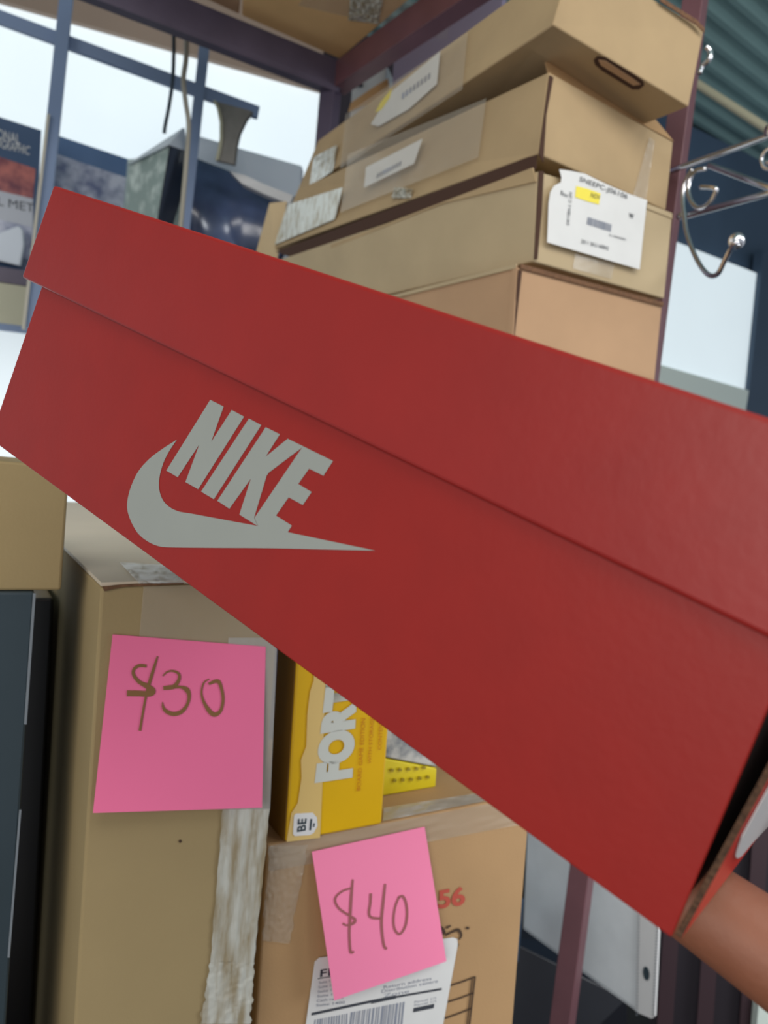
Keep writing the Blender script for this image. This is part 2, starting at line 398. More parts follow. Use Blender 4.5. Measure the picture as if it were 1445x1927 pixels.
# A : the tipped carton on top
A_, PA, FAl, FAr, FAb = pbox('cardboard_carton', [(1040, 47, .72), (1080, -90, .7157), (557, 365, 1.31), (599, 264, 1.305),
    (1296, 201, .8035), (1325, 55, .799), (742, 422, 1.393), (758, 343, 1.389)], M['card'],
    'tipped cardboard carton with a hand slot, topmost of the stack', G)
bs = on(FAb, [(1117, 113), (1120, 122), (1133, 133), (1190, 168), (1203, 168), (1212, 160), (1210, 152), (1195, 141), (1140, 108), (1124, 106)], th=0.0003, off=0.0004)
sl = link('hand_slot', bs, M['slotc'], A_)
link('slot_tab', on(FAb, [(1126, 112), (1131, 122), (1192, 160), (1205, 158), (1192, 148), (1140, 114)], th=0.0006, off=0.0008), M['card2'], sl)
link('board_edge', slab([FAr.hit(*p, 0.0006) for p in ((1244, -4), (1310, 38), (1325, 54), (1324, 62), (1308, 46), (1240, 2))], FAr.n * 0.001), M['cardedge'], A_)
lb = lab(link('label', on(FAl, [(698, 234), (716, 205), (740, 170), (828, 97), (822, 158), (770, 205), (712, 238)], off=0.0008), M['paper'], A_), 'white label with a barcode')
link('barcode', join([on(FAl, [(757 + i * 7, 176 - i * 5.2), (761 + i * 7, 173 - i * 5.2), (760 + i * 7, 184 - i * 5.2), (756 + i * 7, 187 - i * 5.2)], off=0.0014) for i in range(8)]), M['inkg'], lb)
lab(link('sticker', on(FAl, [(706, 212), (716, 193), (738, 166), (733, 184), (718, 206)], off=0.0013), M['yel'], A_), 'yellow-green sticker')
link('tape', film(FAl, [(582, 350), (627, 322), (634, 272), (590, 296)], 14, 14, 0.0018, seed=1), M['tapep'], A_, smooth=True)
link('tape', film(FAl, [(640, 318), (870, 168), (880, 60), (650, 215)], 30, 8, 0.002, off=0.0015, seed=8), M['tapethin'], A_, smooth=True)
# B
k = 1.017
B_, PB, FBl, FBr, FBb = pbox('cardboard_carton', [(1013, 290, .75 * k), (1033, 135, .7444 * k), (514, 469, 1.275), (560, 357, 1.268),
    (1253, 396, .869 * k), (1267, 267, .8635 * k), (720, 502, 1.392), (730, 421, 1.386)], M['card'],
    'cardboard carton with torn tape and a white label, second from the top', G)
fl = slab([at(*p) for p in ((1031, 138, .765), (1026, 116, .775), (1058, 118, .80), (1150, 160, .84), (1218, 208, .87), (1240, 232, .88), (1268, 266, .885))], V((0.0, 0.004, 0.001)))
link('lid_flap', fl, M['cardbrown'], B_)
lb = lab(link('label', on(FBl, [(689, 315), (795, 261), (779, 308), (685, 353)], off=0.0008), M['paper'], B_), 'white label with a barcode')
link('barcode', join([on(FBl, [(710 + i * 6, 327 - i * 3.2), (714 + i * 6, 325 - i * 3.2), (712 + i * 6, 334 - i * 3.2), (708 + i * 6, 336 - i * 3.2)], off=0.0014) for i in range(8)]), M['inkg'], lb)
link('tape', film(FBl, [(516, 461), (630, 412), (645, 352), (541, 385)], 16, 16, 0.0018, seed=3), M['tapep'], B_, smooth=True)
link('tape', film(FBl, [(640, 400), (900, 296), (915, 185), (655, 290)], 34, 8, 0.0018, off=0.0015, seed=11), M['tapethin'], B_, smooth=True)
link('loose_tape', film(FBl, [(736, 373), (774, 372), (776, 355), (742, 352)], 10, 8, 0.008, seed=9), M['tapew'], B_)
link('tape', film(FBr, [(1190, 370), (1215, 380), (1232, 265), (1222, 258)], 6, 20, 0.0008, seed=4), M['tapethin'], B_, smooth=True)
# C
C_, PC, FCl, FCr, FCb = pbox('cardboard_carton', [(1004, 492, .770), (1012, 322, .762), (495, 608, 1.294), (492, 500, 1.286),
    (1250, 562, .887), (1266, 400, .879), (694, 638, 1.411), (700, 541, 1.403)], M['card3'],
    'cardboard carton with a large white shipping sheet, third from the top', G)
link('lid_rim', on(FCl, [(1004, 316), (1010, 342), (833, 384), (590, 482), (548, 490)], th=0.0016, off=0.0004), M['card'], C_)
link('raised_flap', slab([at(*p) for p in ((540, 379, 1.27), (508, 382, 1.27), (484, 470, 1.28), (480, 505, 1.285), (520, 500, 1.27))], V((-0.002, 0.004, 0))), M['card3'], C_)
link('corner_seam', on(FCr, [(1013, 322), (1022, 323), (1018, 400), (1010, 488), (1004, 488)], th=0.001, off=0.0003), M['slotc'], C_)
link('corner_seam', on(FBr, [(1033, 142), (1040, 146), (1027, 215), (1021, 306), (1013, 290)], th=0.001, off=0.0003), M['slotc'], B_)
sh = lab(link('shipping_sheet', on(FCr, [(1052, 319), (1056, 334), (1055, 343), (1042, 350), (1035, 362), (1032, 381), (1029, 456), (1203, 507), (1210, 440), (1217, 377), (1186, 366), (1150, 351), (1118, 336), (1100, 327), (1070, 321)], off=0.006, th=0.0004), M['paper'], C_), 'white shipping sheet with a yellow mark and a barcode')
so = 0.0068
lab(link('highlight', on(FCr, [(1084, 350), (1105, 355), (1130, 364), (1127, 385), (1105, 379), (1082, 371)], off=so, th=0.0001), M['yel'], sh), 'yellow highlighter mark')
tx = [text_on(FCr, [(1089, 343), (1179, 377), (1182, 366), (1092, 332)], 'SNEEPC-J06106', off=so + 0.0002),
      text_on(FCr, [(1071, 424), (1077, 363), (1071, 361), (1066, 422)], 'DRYSBA-L C-2N', off=so + 0.0002),
      text_on(FCr, [(1183, 409), (1192, 413), (1193, 403), (1184, 400)], 'W', off=so + 0.0002, bold=0.03),
      text_on(FCr, [(1111, 371), (1128, 376), (1130, 368), (1113, 362)], 'NOV', off=so + 0.0004),
      text_on(FCr, [(1055, 366), (1068, 372), (1069, 364), (1056, 358)], 'Box', off=so + 0.0002),
      text_on(FCr, [(1093, 457), (1145, 471), (1146, 464), (1094, 450)], '2011 SKU 60842', off=so + 0.0002),
      text_on(FCr, [(1146, 444), (1178, 453), (1178, 449), (1146, 440)], 'G1-000450001', off=so + 0.0002)]
link('print', join(tx), M['ink'], sh)
q = [(1104, 422), (1151, 437), (1153, 423), (1106, 408)]
bars = []; u = 0
while u < 0.97:
    wd = random.choice((0.012, 0.02, 0.03)); a = quad(q, u, 0); b = quad(q, u + wd, 0); c = quad(q, u + wd, 1); d = quad(q, u, 1)
    bars.append(on(FCr, [a, b, c, d], th=0.0001, off=so)); u += wd + random.choice((0.01, 0.018))
link('barcode', join(bars), M['inkg'], sh)
link('tape', film(FCr, [(1078, 505), (1150, 525), (1157, 492), (1082, 476)], 10, 6, 0.0006, off=0.0012, seed=6), M['tapethin'], C_, smooth=True)
link('edge_flap', on(FCr, [(1215, 384), (1262, 402), (1262, 412), (1214, 393)], th=0.0022, off=0.0004), M['card3'], C_)
link('gap_shade_strip', on(FCl, [(1011, 290), (1009, 318), (548, 484), (520, 474)], off=-0.003, th=0.001), M['slotc'], C_)  # dark strip standing in for the shade under the carton above
# D
D_, PD, FDl, FDr, FDb = pbox('cardboard_carton', [(957, 690, .7665), (975, 503, .760), (599, 722, 1.1), (611, 591, 1.094),
    (1230, 738, .89), (1246, 574, .8834), (835, 754, 1.2235), (845, 634, 1.217)], M['card2'],
    'plain tan cardboard carton at the bottom of the stack, behind the red shoe box', G)
link('lid_edge', on(FDr, [(978, 497), (1246, 569), (1246, 577), (977, 506)], th=0.002, off=0.0002), M['cardedge'], D_)
link('lid_edge', on(FDl, [(973, 497), (612, 588), (612, 594), (973, 505)], th=0.0015, off=0.0002), M['card3'], D_)
link('corner_seam', on(FDr, [(975, 508), (981, 510), (966, 640), (960, 640)], th=0.001, off=0.0003), M['slotc'], D_)
link('side_seam', on(FDl, [(966, 503), (974, 500), (966, 640), (955, 640)], th=0.0012, off=0.0003), M['card2'], D_)

# ------------------------------------------------------------------ things behind the stack, by the rear post
def hexpx(front, depthv):
    """front = 4 (x,y,d) BL,BR,TR,TL ; extruded by depthv"""
    return slab([at(*p) for p in front], depthv)
o = thing('small_carton', V((-0.06, 1.78, 1.401)), 'small white and orange carton behind the tipped cardboard carton', 'box')
pa, pc = at(655, 212, 1.66), at(735, 180, 1.62)
link('carton_body', slab([V((pa.x, pa.y, 1.401)), V((pc.x, pc.y, 1.401)), at(727, 120, 1.62), at(712, 125, 1.63), at(662, 166, 1.66)], V((0.02, 0.08, 0))), M['white'], o, bevel=0.002)
fo = Face(at(655, 212, 1.66), at(735, 180, 1.62), at(727, 120, 1.62))
link('orange_band', on(fo, [(655, 211), (735, 179), (730, 148), (700, 166), (660, 194)], off=0.0006, th=0.0006), M['orange'], o)
link('black_dot', on(fo, [(678 + 6 * math.cos(t * .7), 160 + 5 * math.sin(t * .7)) for t in range(9)], off=0.0006, th=0.0006), M['ink'], o)
tag(link('lavender_carton', slab([V((at(735, 150, 1.58).x, at(735, 150, 1.58).y, 1.401)), V((at(950, 20, 1.45).x, at(950, 20, 1.45).y, 1.401)), at(950, -45, 1.45), at(742, 98, 1.58)], V((0.01, 0.03, 0))), M['lav'], bevel=0.002),
    'blurred lavender carton showing between the rack beam and the tipped cardboard carton', 'box')

# ------------------------------------------------------------------ things in front of the window, upper left
mg = thing('magazine', at(20, 480, 1.78), 'navy bordered magazine with a red picture, at the left edge of the photo', 'magazine')
FM = Face(at(-90, 200, 1.72), at(78, 246, 1.80), at(60, 520, 1.80))
link('cover', slab([FM.hit(-100, 188), FM.hit(78, 245), drop(FM.hit(66, 500)), drop(FM.hit(-110, 460))], FM.n * -0.012), M['cov'], mg, bevel=0.001)
link('cover_photo', on(FM, [(-100, 262), (67, 318), (62, 374), (-100, 338)], off=0.0008, th=0.0008), M['covred'], mg)
bnd = link('title_band', on(FM, [(-100, 336), (62, 374), (62, 428), (-100, 390)], off=0.0012, th=0.0008), M['covw'], mg)
link('print', text_on(FM, [(-90, 368), (64, 400), (64, 384), (-90, 352)], 'ANIMAL MET', off=0.0026), M['ink'], bnd)
link('cover_photo', on(FM, [(-100, 390), (62, 428), (60, 490), (-100, 455)], off=0.0008, th=0.0006), M['photo'], mg)
link('title', join([text_on(FM, [(-40, 252), (38, 272), (37, 253), (-40, 233)], 'NATIONAL', off=0.0026), text_on(FM, [(-24, 272), (55, 292), (57, 276), (-24, 256)], 'GEOGRAPHIC', off=0.0026)]), M['white'], mg)
tag(link('crumpled_wrapper', hexpx([(-30, 484, 1.74), (36, 500, 1.74), (43, 460, 1.74), (41, 432, 1.74), (34, 424, 1.74), (2, 436, 1.74), (-30, 456, 1.74)], V((0.0, 0.012, 0.0))), M['pale'], bevel=0.003),
    'crumpled pale wrapper in front of the foot of the magazine, at the left edge', 'wrapper')
pb_ = thing('picture_box', at(180, 420, 1.86), 'flat box with a blue top band and a snowy picture, between the two uprights', 'box')
FP = Face(at(105, 255, 1.95), at(250, 303, 2.02), at(240, 420, 2.02))
link('box_body', slab([FP.hit(104, 253), FP.hit(256, 304), drop(FP.hit(246, 425)), drop(FP.hit(92, 440)), FP.hit(98, 340)], FP.n * -0.05), M['photob'], pb_, bevel=0.001)
link('picture', on(FP, [(104, 289), (254, 340), (246, 424), (93, 438)], off=0.0008, th=0.0006), M['photo'], pb_)
sb = thing('sage_box', at(300, 420, 1.72), 'sage green and black box with a pale lid, left of the second upright', 'box')
link('box_body', hexa([at(*q) if i_ % 2 else drop(at(*q)) for i_, q in enumerate(((232, 440, 1.80), (242, 311, 1.78), (225, 430, 1.92), (240, 300, 1.92), (287, 460, 1.71), (319, 273, 1.68), (350, 460, 1.82), (356, 288, 1.80)))]), M['gbox'], sb, bevel=0.001)
FS = Face(drop(at(287, 460, 1.71)), at(319, 273, 1.68), at(356, 288, 1.80))
link('black_side', on(FS, [(319, 274), (356, 288), (349, 470), (286, 470)], off=0.004, th=0.002), M['blackp'], sb)
link('pale_lid', slab([at(*q) for q in ((240, 309, 1.76), (262, 294, 1.75), (345, 240, 1.80), (352, 284, 1.78), (318, 272, 1.665))], V((0, 0.012, 0.002))), M['pale'], sb)
# pale slab and dark glossy package right of the second upright
tag(link('pale_panel', slab([drop(at(366, 330, 2.0)), drop(at(555, 406, 2.12))] + [at(*q_) for q_ in ((568, 312, 2.12), (455, 280, 2.06), (372, 255, 2.0))], V((0, 0.04, 0))), M['pale'], bevel=0.002),
    'pale blue-grey panel leaning at the window, right of the second upright', 'panel')
dk = thing('glossy_package', at(450, 460, 1.6), 'dark glossy package with a bright glare, left of the cardboard stack', 'package')
bm = bmesh.new(); NU = 24; g = []
qd = [(342, 470), (505, 520), (575, 378), (370, 298)]
for i in range(NU + 1):
    row = []
    for j in range(NU + 1):
        u, v = i / NU, j / NU; p = quad(qd, u, v)
        if j == 0: row.append(bm.verts.new(drop(at(p[0], p[1], 1.87 + 0.08 * u)))); continue
        row.append(bm.verts.new(at(p[0], p[1], 1.87 + 0.08 * u - 0.03 * math.sin(math.pi * v) - 0.012 * math.sin(u * 7 + v * 3))))
    g.append(row)
for i in range(NU):
    for j in range(NU): bm.faces.new([g[i][j], g[i+1][j], g[i+1][j+1], g[i][j+1]])
ex = bmesh.ops.extrude_face_region(bm, geom=bm.faces[:])
for v in ex['geom']:
    if isinstance(v, bmesh.types.BMVert): v.co += V((0.0, 0.05, 0))
bmesh.ops.recalc_face_normals(bm, faces=bm.faces)
M['gloss'] = mat('glossy_film', srgb(74, 88, 122), 0.16, var=0.45, scale=9, coat=0.8)
link('wrap', bm, M['gloss'], dk, smooth=True)
link('white_strip', hexpx([(432, 322, 1.79), (455, 345, 1.80), (500, 366, 1.82), (545, 384, 1.84), (552, 368, 1.84), (500, 348, 1.82), (462, 330, 1.80)], V((0, 0.03, 0))), M['glass2'] if False else M['white'], dk)
# flared grey tag hanging from the crossbar
ft = thing('flared_tag', at(430, 300, 1.6), 'grey flared tag hanging from the crossbar of the window bars', 'tag')
L_ = [(401, 189), (409, 205), (414, 230), (414, 260), (410, 285), (406, 301)]
R_ = [(474, 209), (462, 225), (450, 250), (444, 275), (440, 309)]
link('tag_body', hexpx([(x, y, 1.72) for x, y in L_ + R_[::-1]], V((0.002, 0.012, 0))), M['tag'], ft)
link('tag_edge', hexpx([(x, y, 1.715) for x, y in [(a - 1, b) for a, b in L_] + [(a + 5, b) for a, b in L_][::-1]], V((0, 0.004, 0))), M['tagd'], ft)
# cables
tag(link('cable', tube([at(*p) for p in ((353, -40, 1.45), (352, 0, 1.46), (351, 60, 1.5), (350, 110, 1.53), (345, 150, 1.56), (349, 190, 1.58), (355, 235, 1.6), (351, 300, 1.6), (344, 380, 1.6), (336, 470, 1.6))], 0.0052, 8, 6), M['cable'], smooth=True),
    'pale grey cable hanging down from the rack in front of the second upright', 'cable')
tag(link('cable', tube([at(*p) for p in ((327, 62, 1.5), (327, 100, 1.5), (325, 150, 1.5), (318, 200, 1.5), (311, 235, 1.5), (309, 250, 1.5))], 0.0038, 8, 5), M['bcable'], smooth=True),
    'short dark cable end hanging over the window, left of the pale cable', 'cable')

# ------------------------------------------------------------------ lower shelf and what stands on it
ZL = 0.80
lt = thing('side_table', (-0.05, 0.6, 0), 'low table under the two cardboard boxes with pink price notes', 'table')
yaw = math.radians(30); AX = V((math.cos(yaw), math.sin(yaw), 0)); BX = V((-math.sin(yaw), math.cos(yaw), 0))
T0 = V((-0.0545, 0.466, 0))
def tp(a, b, z): return T0 + AX * a + BX * b + V((0, 0, z))
link('table_top', hexa([tp(a, b, z) for a in (-0.40, 0.205) for b in (-0.13, 0.66) for z in (ZL - 0.022, ZL)]), M['walld'], lt, bevel=0.002)
for a in (-0.38, 0.185):
    for b in (-0.11, 0.63):
        link('leg', hexa([tp(a + da, b + db, z) for da in (-.015, .015) for db in (-.015, .015) for z in (0, ZL - 0.022)]), M['walld'], lt)
def vbox(name, p_tl, d, p_tr, p_bl, p_br, ln, zb, m, label, cat='box', yw=30, bevel=0.0015):
    """upright carton whose front stands in a vertical plane"""
    ax = V((math.cos(math.radians(yw)), math.sin(math.radians(yw)), 0)); bx = V((-ax.y, ax.x, 0))
    o = at(*p_tl, d); f = Face(o, o + ax, o + V((0, 0, 1)))
    tl, tr, bl, br = f.hit(*p_tl), f.hit(*p_tr), f.hit(*p_bl), f.hit(*p_br)
    if zb is not None:
        bl = tl + (bl - tl) * ((tl.z - zb) / (tl.z - bl.z)); br = tr + (br - tr) * ((tr.z - zb) / (tr.z - br.z))
    root = thing(name, (bl + br) / 2 + bx * ln / 2, label, cat)
    body = link('carton_body', hexa([bl, tl, bl + bx * ln, tl + bx * ln, br, tr, br + bx * ln, tr + bx * ln]), m, root, bevel=bevel)
    return root, f, (tl, tr, bl, br), bx
# ---- the tall carton with the $30 note
S3, F3, c3, bx3 = vbox('tall_carton', (190, 1105), .405, (528, 1094), (140, 1927), (470, 1927), 0.55, ZL + 0.001, M['cardold'],
    'tall cardboard carton with wide tape and the square $30 note', 'box')
tl, tr, bl, br = c3
link('top_flap', slab([tl + V((0, 0, .0005)), tr + V((0, 0, .0005)), tr + bx3 * 0.54 + V((0, 0, .0005)), tl + bx3 * 0.54 + V((0, 0, .0005))], V((0, 0, 0.002))), M['flap'], S3)
FT3 = Face(tl + V((0, 0, .0028)), tr + V((0, 0, .0028)), tr + bx3 * 0.1 + V((0, 0, .0028)))
link('tape', film(FT3, [(262, 1098), (345, 1097), (330, 1064), (225, 1058)], 16, 10, 0.0012, seed=21), M['tape'], S3, smooth=True)
link('flap_edge', on(F3, [(192, 1104), (225, 1100), (300, 1096), (345, 1096), (345, 1099), (230, 1104), (196, 1112)], off=0.0003, th=0.001), M['cardedge'], S3)
link('tape', film(F3, [(262, 1200), (516, 1222), (527, 1096), (270, 1104)], 14, 8, 0.0004, off=0.0003, seed=22), M['tapethin'], S3, smooth=True)
tq = [((396, 1810), (478, 1812), (508, 1522), (419, 1523)), ((376, 1927), (471, 1927), (479, 1812), (396, 1810)), ((410, 1523), (508, 1523), (522, 1200), (430, 1200)), ((392, 1235), (505, 1240), (524, 1130), (391, 1130))]
link('wide_tape', film(F3, tq[0], 30, 44, 0.0007, off=0.0007, seed=23, fx=90, fy=2.2, jag=0.05), M['tapew'], S3, smooth=True)
link('wide_tape', film(F3, tq[1], 30, 30, 0.0012, off=0.0007, seed=25, fx=60, fy=4, jag=0.06), M['tapew'], S3, smooth=True)
link('wide_tape', film(F3, tq[2], 24, 40, 0.0008, off=0.0007, seed=27, fx=90, fy=4), M['tape'], S3, smooth=True)
link('dirt_spot', on(F3, [(339 + 3 * math.cos(t), 1583 + 3.4 * math.sin(t)) for t in range(6)], off=0.0003, th=0.0001), M['inkbox'], S3)
# ---- the wide carton with the $40 note
S4, F4, c4, bx4 = vbox('wide_carton', (503, 1590), .485, (999, 1493), (470, 2112), (965, 1927), 0.17, ZL + 0.001, M['cardbrown'],
    'wide brown cardboard carton with a white address label and the $40 note', 'box')
tl, tr, bl, br = c4
link('tape', film(F4, [(506, 1640), (1000, 1548), (999, 1497), (505, 1592)], 50, 10, 0.0018, off=0.0006, seed=31), M['tapethin'], S4, smooth=True)
link('tape', film(F4, [(492, 1770), (544, 1776), (580, 1590), (508, 1592)], 24, 40, 0.0024, off=0.0008, seed=33, jag=0.1), M['tapethin'], S4, smooth=True)
FT4 = Face(tl + V((0, 0, .0008)), tr + V((0, 0, .0008)), tr + bx4 * 0.1 + V((0, 0, .0008)))
link('tape', film(FT4, [(720, 1545), (920, 1506), (900, 1492), (722, 1520)], 26, 6, 0.002, seed=34), M['tape'], S4, smooth=True)
link('printed_number', text_on(F4, [(806, 1714), (875, 1703), (875, 1667), (806, 1678)], '156', off=0.0006, bold=0.03), M['inkred'], S4)
sk = [[(827, 1744, 8), (832, 1752, 12), (838, 1756, 4)], [(840, 1746, 5), (848, 1742, 3)], [(838, 1760, 4), (850, 1754, 4), (862, 1750, 6), (868, 1760, 4), (864, 1768, 3)], [(862, 1776, 4), (859, 1784, 3)], [(877, 1746, 5), (883, 1747, 4)]]
link('handwriting', join([stroke(lambda x, y: F4.hit(x, y, 0.0008), s) for s in sk]), M['inkbox'], S4)
fr = [[(836, 1858, 3), (868, 1848, 3), (894, 1838, 3)], [(834, 1888, 3), (866, 1878, 3), (892, 1868, 3)], [(830, 1919, 3), (866, 1906, 3), (888, 1897, 3)], [(894, 1838, 3), (889, 1880, 3), (882, 1940, 3)], [(888, 1842, 2), (884, 1880, 2), (877, 1940, 2)]]
link('printed_table', join([stroke(lambda x, y: F4.hit(x, y, 0.0008), s) for s in fr]), M['inkbox'], S4)
al = lab(link('address_label', on(F4, [(600, 1802), (852, 1764), (860, 1767), (861, 1778), (832, 1935), (824, 1990), (566, 2050), (574, 1935), (592, 1810)], off=0.0008, th=0.0003), M['paper'], S4), 'white address label with barcodes')
bars = []
def barcode(q, d0, d1, g0, g1):
    u = 0
    while u < 0.97:
        wd = random.uniform(d0, d1); a = quad(q, u, 0); b = quad(q, min(u + wd, 1), 0); c = quad(q, min(u + wd, 1), 1); d = quad(q, u, 1)
        bars.append(on(F4, [a, b, c, d], th=0.0001, off=0.0012)); u += wd + random.uniform(g0, g1)
barcode([(585, 1975), (652, 1960), (654, 1907), (592, 1919)], 0.02, 0.05, 0.02, 0.05)
barcode([(652, 1970), (756, 1945), (762, 1885), (660, 1905)], 0.012, 0.045, 0.01, 0.035)
link('barcode', join(bars), M['inkg'], al)
bk = [on(F4, p, th=0.0001, off=0.0012) for p in ([(586, 1906), (698, 1882), (698, 1887), (586, 1911)], [(698, 1882), (745, 1873), (745, 1879), (698, 1889)], [(745, 1874), (831, 1859), (831, 1863), (745, 1878)],
     [(778, 1897), (817, 1889), (816, 1897), (777, 1905)])]
bk.append(text_on(F4, [(602, 1839), (622, 1836), (622, 1822), (603, 1825)], 'FI', off=0.0013, bold=0.02))
bk.append(on(F4, [(598, 1841), (622, 1837), (622, 1838.5), (598, 1842.5)], th=0.0001, off=0.0012))
link('print', join(bk), M['ink'], al)
tx = []
for i in range(6):
    y = 1852 + i * 8.5; tx.append(text_on(F4, [(600 - i, y), (634 + i * 3, y - 6), (634 + i * 3, y - 11), (600 - i, y - 5)], random.choice(['Cash return', 'Ship to 021', 'Unit 4 dock', 'Suite 1400']), off=0.0013))
for i, (x0, x1) in enumerate([(722, 812), (718, 824), (722, 770)]):
    y = 1861 + i * 8; tx.append(text_on(F4, [(x0, y), (x1, y - (x1 - x0) * .19), (x1, y - 6 - (x1 - x0) * .19), (x0, y - 6)], ['Return address', 'Distribution centre', 'Zone'][i], off=0.0013))
for i in range(2):
    y = 1888 + i * 6; tx.append(text_on(F4, [(780, y), (820, y - 8), (820, y - 12), (780, y - 4)], 'Parcel 1/1', off=0.0013))
link('print', join(tx), M['inkg'], al)

# ---- sticky notes
def invq(q, p):
    u = v = 0.5
    for _ in range(12):
        c = quad(q, u, v); ex, ey = p[0] - c[0], p[1] - c[1]; e = 1e-4
        du = quad(q, u + e, v); dv = quad(q, u, v + e)
        a, b = (du[0] - c[0]) / e, (dv[0] - c[0]) / e; c2, d = (du[1] - c[1]) / e, (dv[1] - c[1]) / e
        det = a * d - b * c2; u += (ex * d - b * ey) / det; v += (a * ey - ex * c2) / det
    return u, v
def note(name, face, q, curl, strokes, m, mi, label):
    n = 20; bm = bmesh.new(); g = []
    for i in range(n + 1):
        row = []
        for j in range(n + 1):
            u, v = i / n, j / n; p = quad(q, u, v); row.append(bm.verts.new(face.hit(p[0], p[1], curl(u, v))))
        g.append(row)
    for i in range(n):
        for j in range(n): bm.faces.new([g[i][j], g[i+1][j], g[i+1][j+1], g[i][j+1]])
    ex = bmesh.ops.extrude_face_region(bm, geom=bm.faces[:])
    for v in ex['geom']:
        if isinstance(v, bmesh.types.BMVert): v.co -= face.n * 0.0003
    bmesh.ops.recalc_face_normals(bm, faces=bm.faces)
    root = thing(name, face.hit(*quad(q, 0.5, 0), 0.001), label, 'sticky note')
    link('paper_sheet', bm, m, root, smooth=False)
    fn = lambda x, y: face.hit(x, y, curl(*invq(q, (x, y))) + 0.0004)
    link('handwriting', join([stroke(fn, s) for s in strokes]), mi, root)
    return root
def cv(pts, ox, oy, s): return [(ox + x / s, oy + y / s, w_ / s) for x, y, w_ in pts]
st30 = [[(335, 322, 36), (250, 318, 38), (192, 360, 34), (190, 425, 38), (250, 500, 44), (340, 550, 60), (400, 600, 72), (370, 635, 66), (240, 632, 66), (112, 630, 68)],
        [(460, 210, 18), (410, 370, 34), (365, 520, 36), (325, 680, 26), (285, 900, 26), (260, 1055, 30)],
        [(518, 435, 14), (570, 388, 20), (640, 378, 26), (702, 415, 32), (700, 480, 36), (650, 550, 48), (590, 565, 52), (525, 572, 44)],
        [(600, 565, 36), (720, 560, 34), (790, 590, 56), (818, 660, 40), (795, 760, 34), (730, 840, 46), (640, 865, 50), (560, 835, 44), (525, 790, 30), (515, 730, 10)],
        [(1045, 470, 14), (985, 510, 18), (958, 620, 22), (985, 730, 32), (1050, 835, 50), (1110, 872, 52), (1175, 825, 36), (1202, 700, 34), (1182, 570, 36), (1140, 492, 44), (1040, 525, 30)]]
st40 = [[(462, 180, 24), (442, 400, 36), (425, 700, 36), (415, 900, 32), (425, 1120, 32), (442, 1175, 34), (478, 1160, 24)],
        [(440, 300, 26), (330, 335, 28), (242, 405, 28), (222, 480, 28), (280, 580, 28), (410, 670, 30), (490, 725, 36), (470, 775, 40), (380, 805, 26), (325, 775, 24)],
        [(706, 370, 34), (700, 500, 32), (683, 640, 32), (722, 700, 34), (870, 712, 30)],
        [(902, 240, 30), (874, 500, 36), (852, 750, 36), (865, 950, 32), (890, 1090, 34), (925, 1125, 34)],
        [(1080, 430, 34), (1140, 410, 34), (1185, 500, 32), (1200, 650, 32), (1180, 800, 32), (1130, 900, 30), (1080, 920, 32), (1030, 850, 28), (1015, 720, 28), (1040, 550, 28), (1092, 415, 28)]]
note('sticky_note', F3, [(175, 1530), (493, 1520), (500, 1217), (212, 1194)], lambda u, v: 0.0012 + 0.007 * (1 - v) ** 1.6 + 0.002 * (1 - u) * (1 - v),
     [cv(s, 220, 1200, 6.02) for s in st30], M['pink'], M['marker'], 'bright pink sticky note reading $30 on the tall carton')
note('sticky_note', F4, [(629, 1883), (840, 1809), (799, 1556), (587, 1603)], lambda u, v: 0.0025 + 0.010 * (1 - v) ** 1.3 * (0.4 + 0.6 * (1 - u)) + 0.004 * (1 - u) * math.sin(math.pi * v),
     [cv(s, 600, 1630, 7.225) for s in st40], M['pink2'], M['pen'], 'pink sticky note reading $40, tilted on the wide carton')

# ---- yellow game box standing on the wide carton
GB, FG, cg, bxg = vbox('game_box', (567, 1100), .478, (751, 1092), (537, 1588), (718, 1555), 0.030, c4[0].z + 0.0005, M['fyel'],
    'yellow game box with white upright lettering, standing on the wide carton', 'box')
link('side_panel', slab([p + bxg * 0.001 for p in (cg[0], cg[2])] + [p + bxg * 0.0295 for p in (cg[2], cg[0])], AX * -0.0006), M['fside'], GB)
link('cream_band', on(FG, [(592, 1200), (590, 1280), (583, 1302), (578, 1345), (576, 1404), (566, 1430), (567, 1464), (560, 1511), (548, 1530), (539, 1584), (602, 1576), (606, 1483), (608, 1400), (612, 1290), (616, 1200)], off=0.0004), M['fcream'], GB)
link('title_lettering', text_on(FG, [(664, 1463), (682, 1130), (630, 1138), (591, 1474)], 'FORTNITE', off=0.0009, bold=0.075), M['fwhite'], GB)
sm = [[(671, 1488), (678, 1488), (688, 1352), (680, 1352)], [(692, 1437), (698, 1437), (704, 1350), (697, 1350)], [(711, 1411), (717, 1411), (722, 1350), (714, 1350)]]
link('small_print', join([text_on(FG, [q_[1], q_[2], q_[3], q_[0]], s_, off=0.0008) for q_, s_ in zip(sm, ('BOARD GAME EDITION', 'WITH STORAGE', 'CONTENTS'))]), M['forange'], GB)
bd_ = link('badge', on(FG, [(556, 1531), (588, 1529), (596, 1538), (597, 1554), (590, 1567), (583, 1571), (554, 1573), (551, 1569), (553, 1535)], off=0.0008), M['white'], GB)
link('print', join([text_on(FG, [(575, 1563), (577, 1540), (561, 1541), (559, 1566)], 'BE', off=0.0014, bold=0.02), on(FG, [(582, 1562), (585, 1562), (587, 1541), (584, 1541)], off=0.0012), on(FG, [(589, 1556), (591, 1556), (592, 1549), (590, 1549)], off=0.0012)]), M['slate'], bd_)
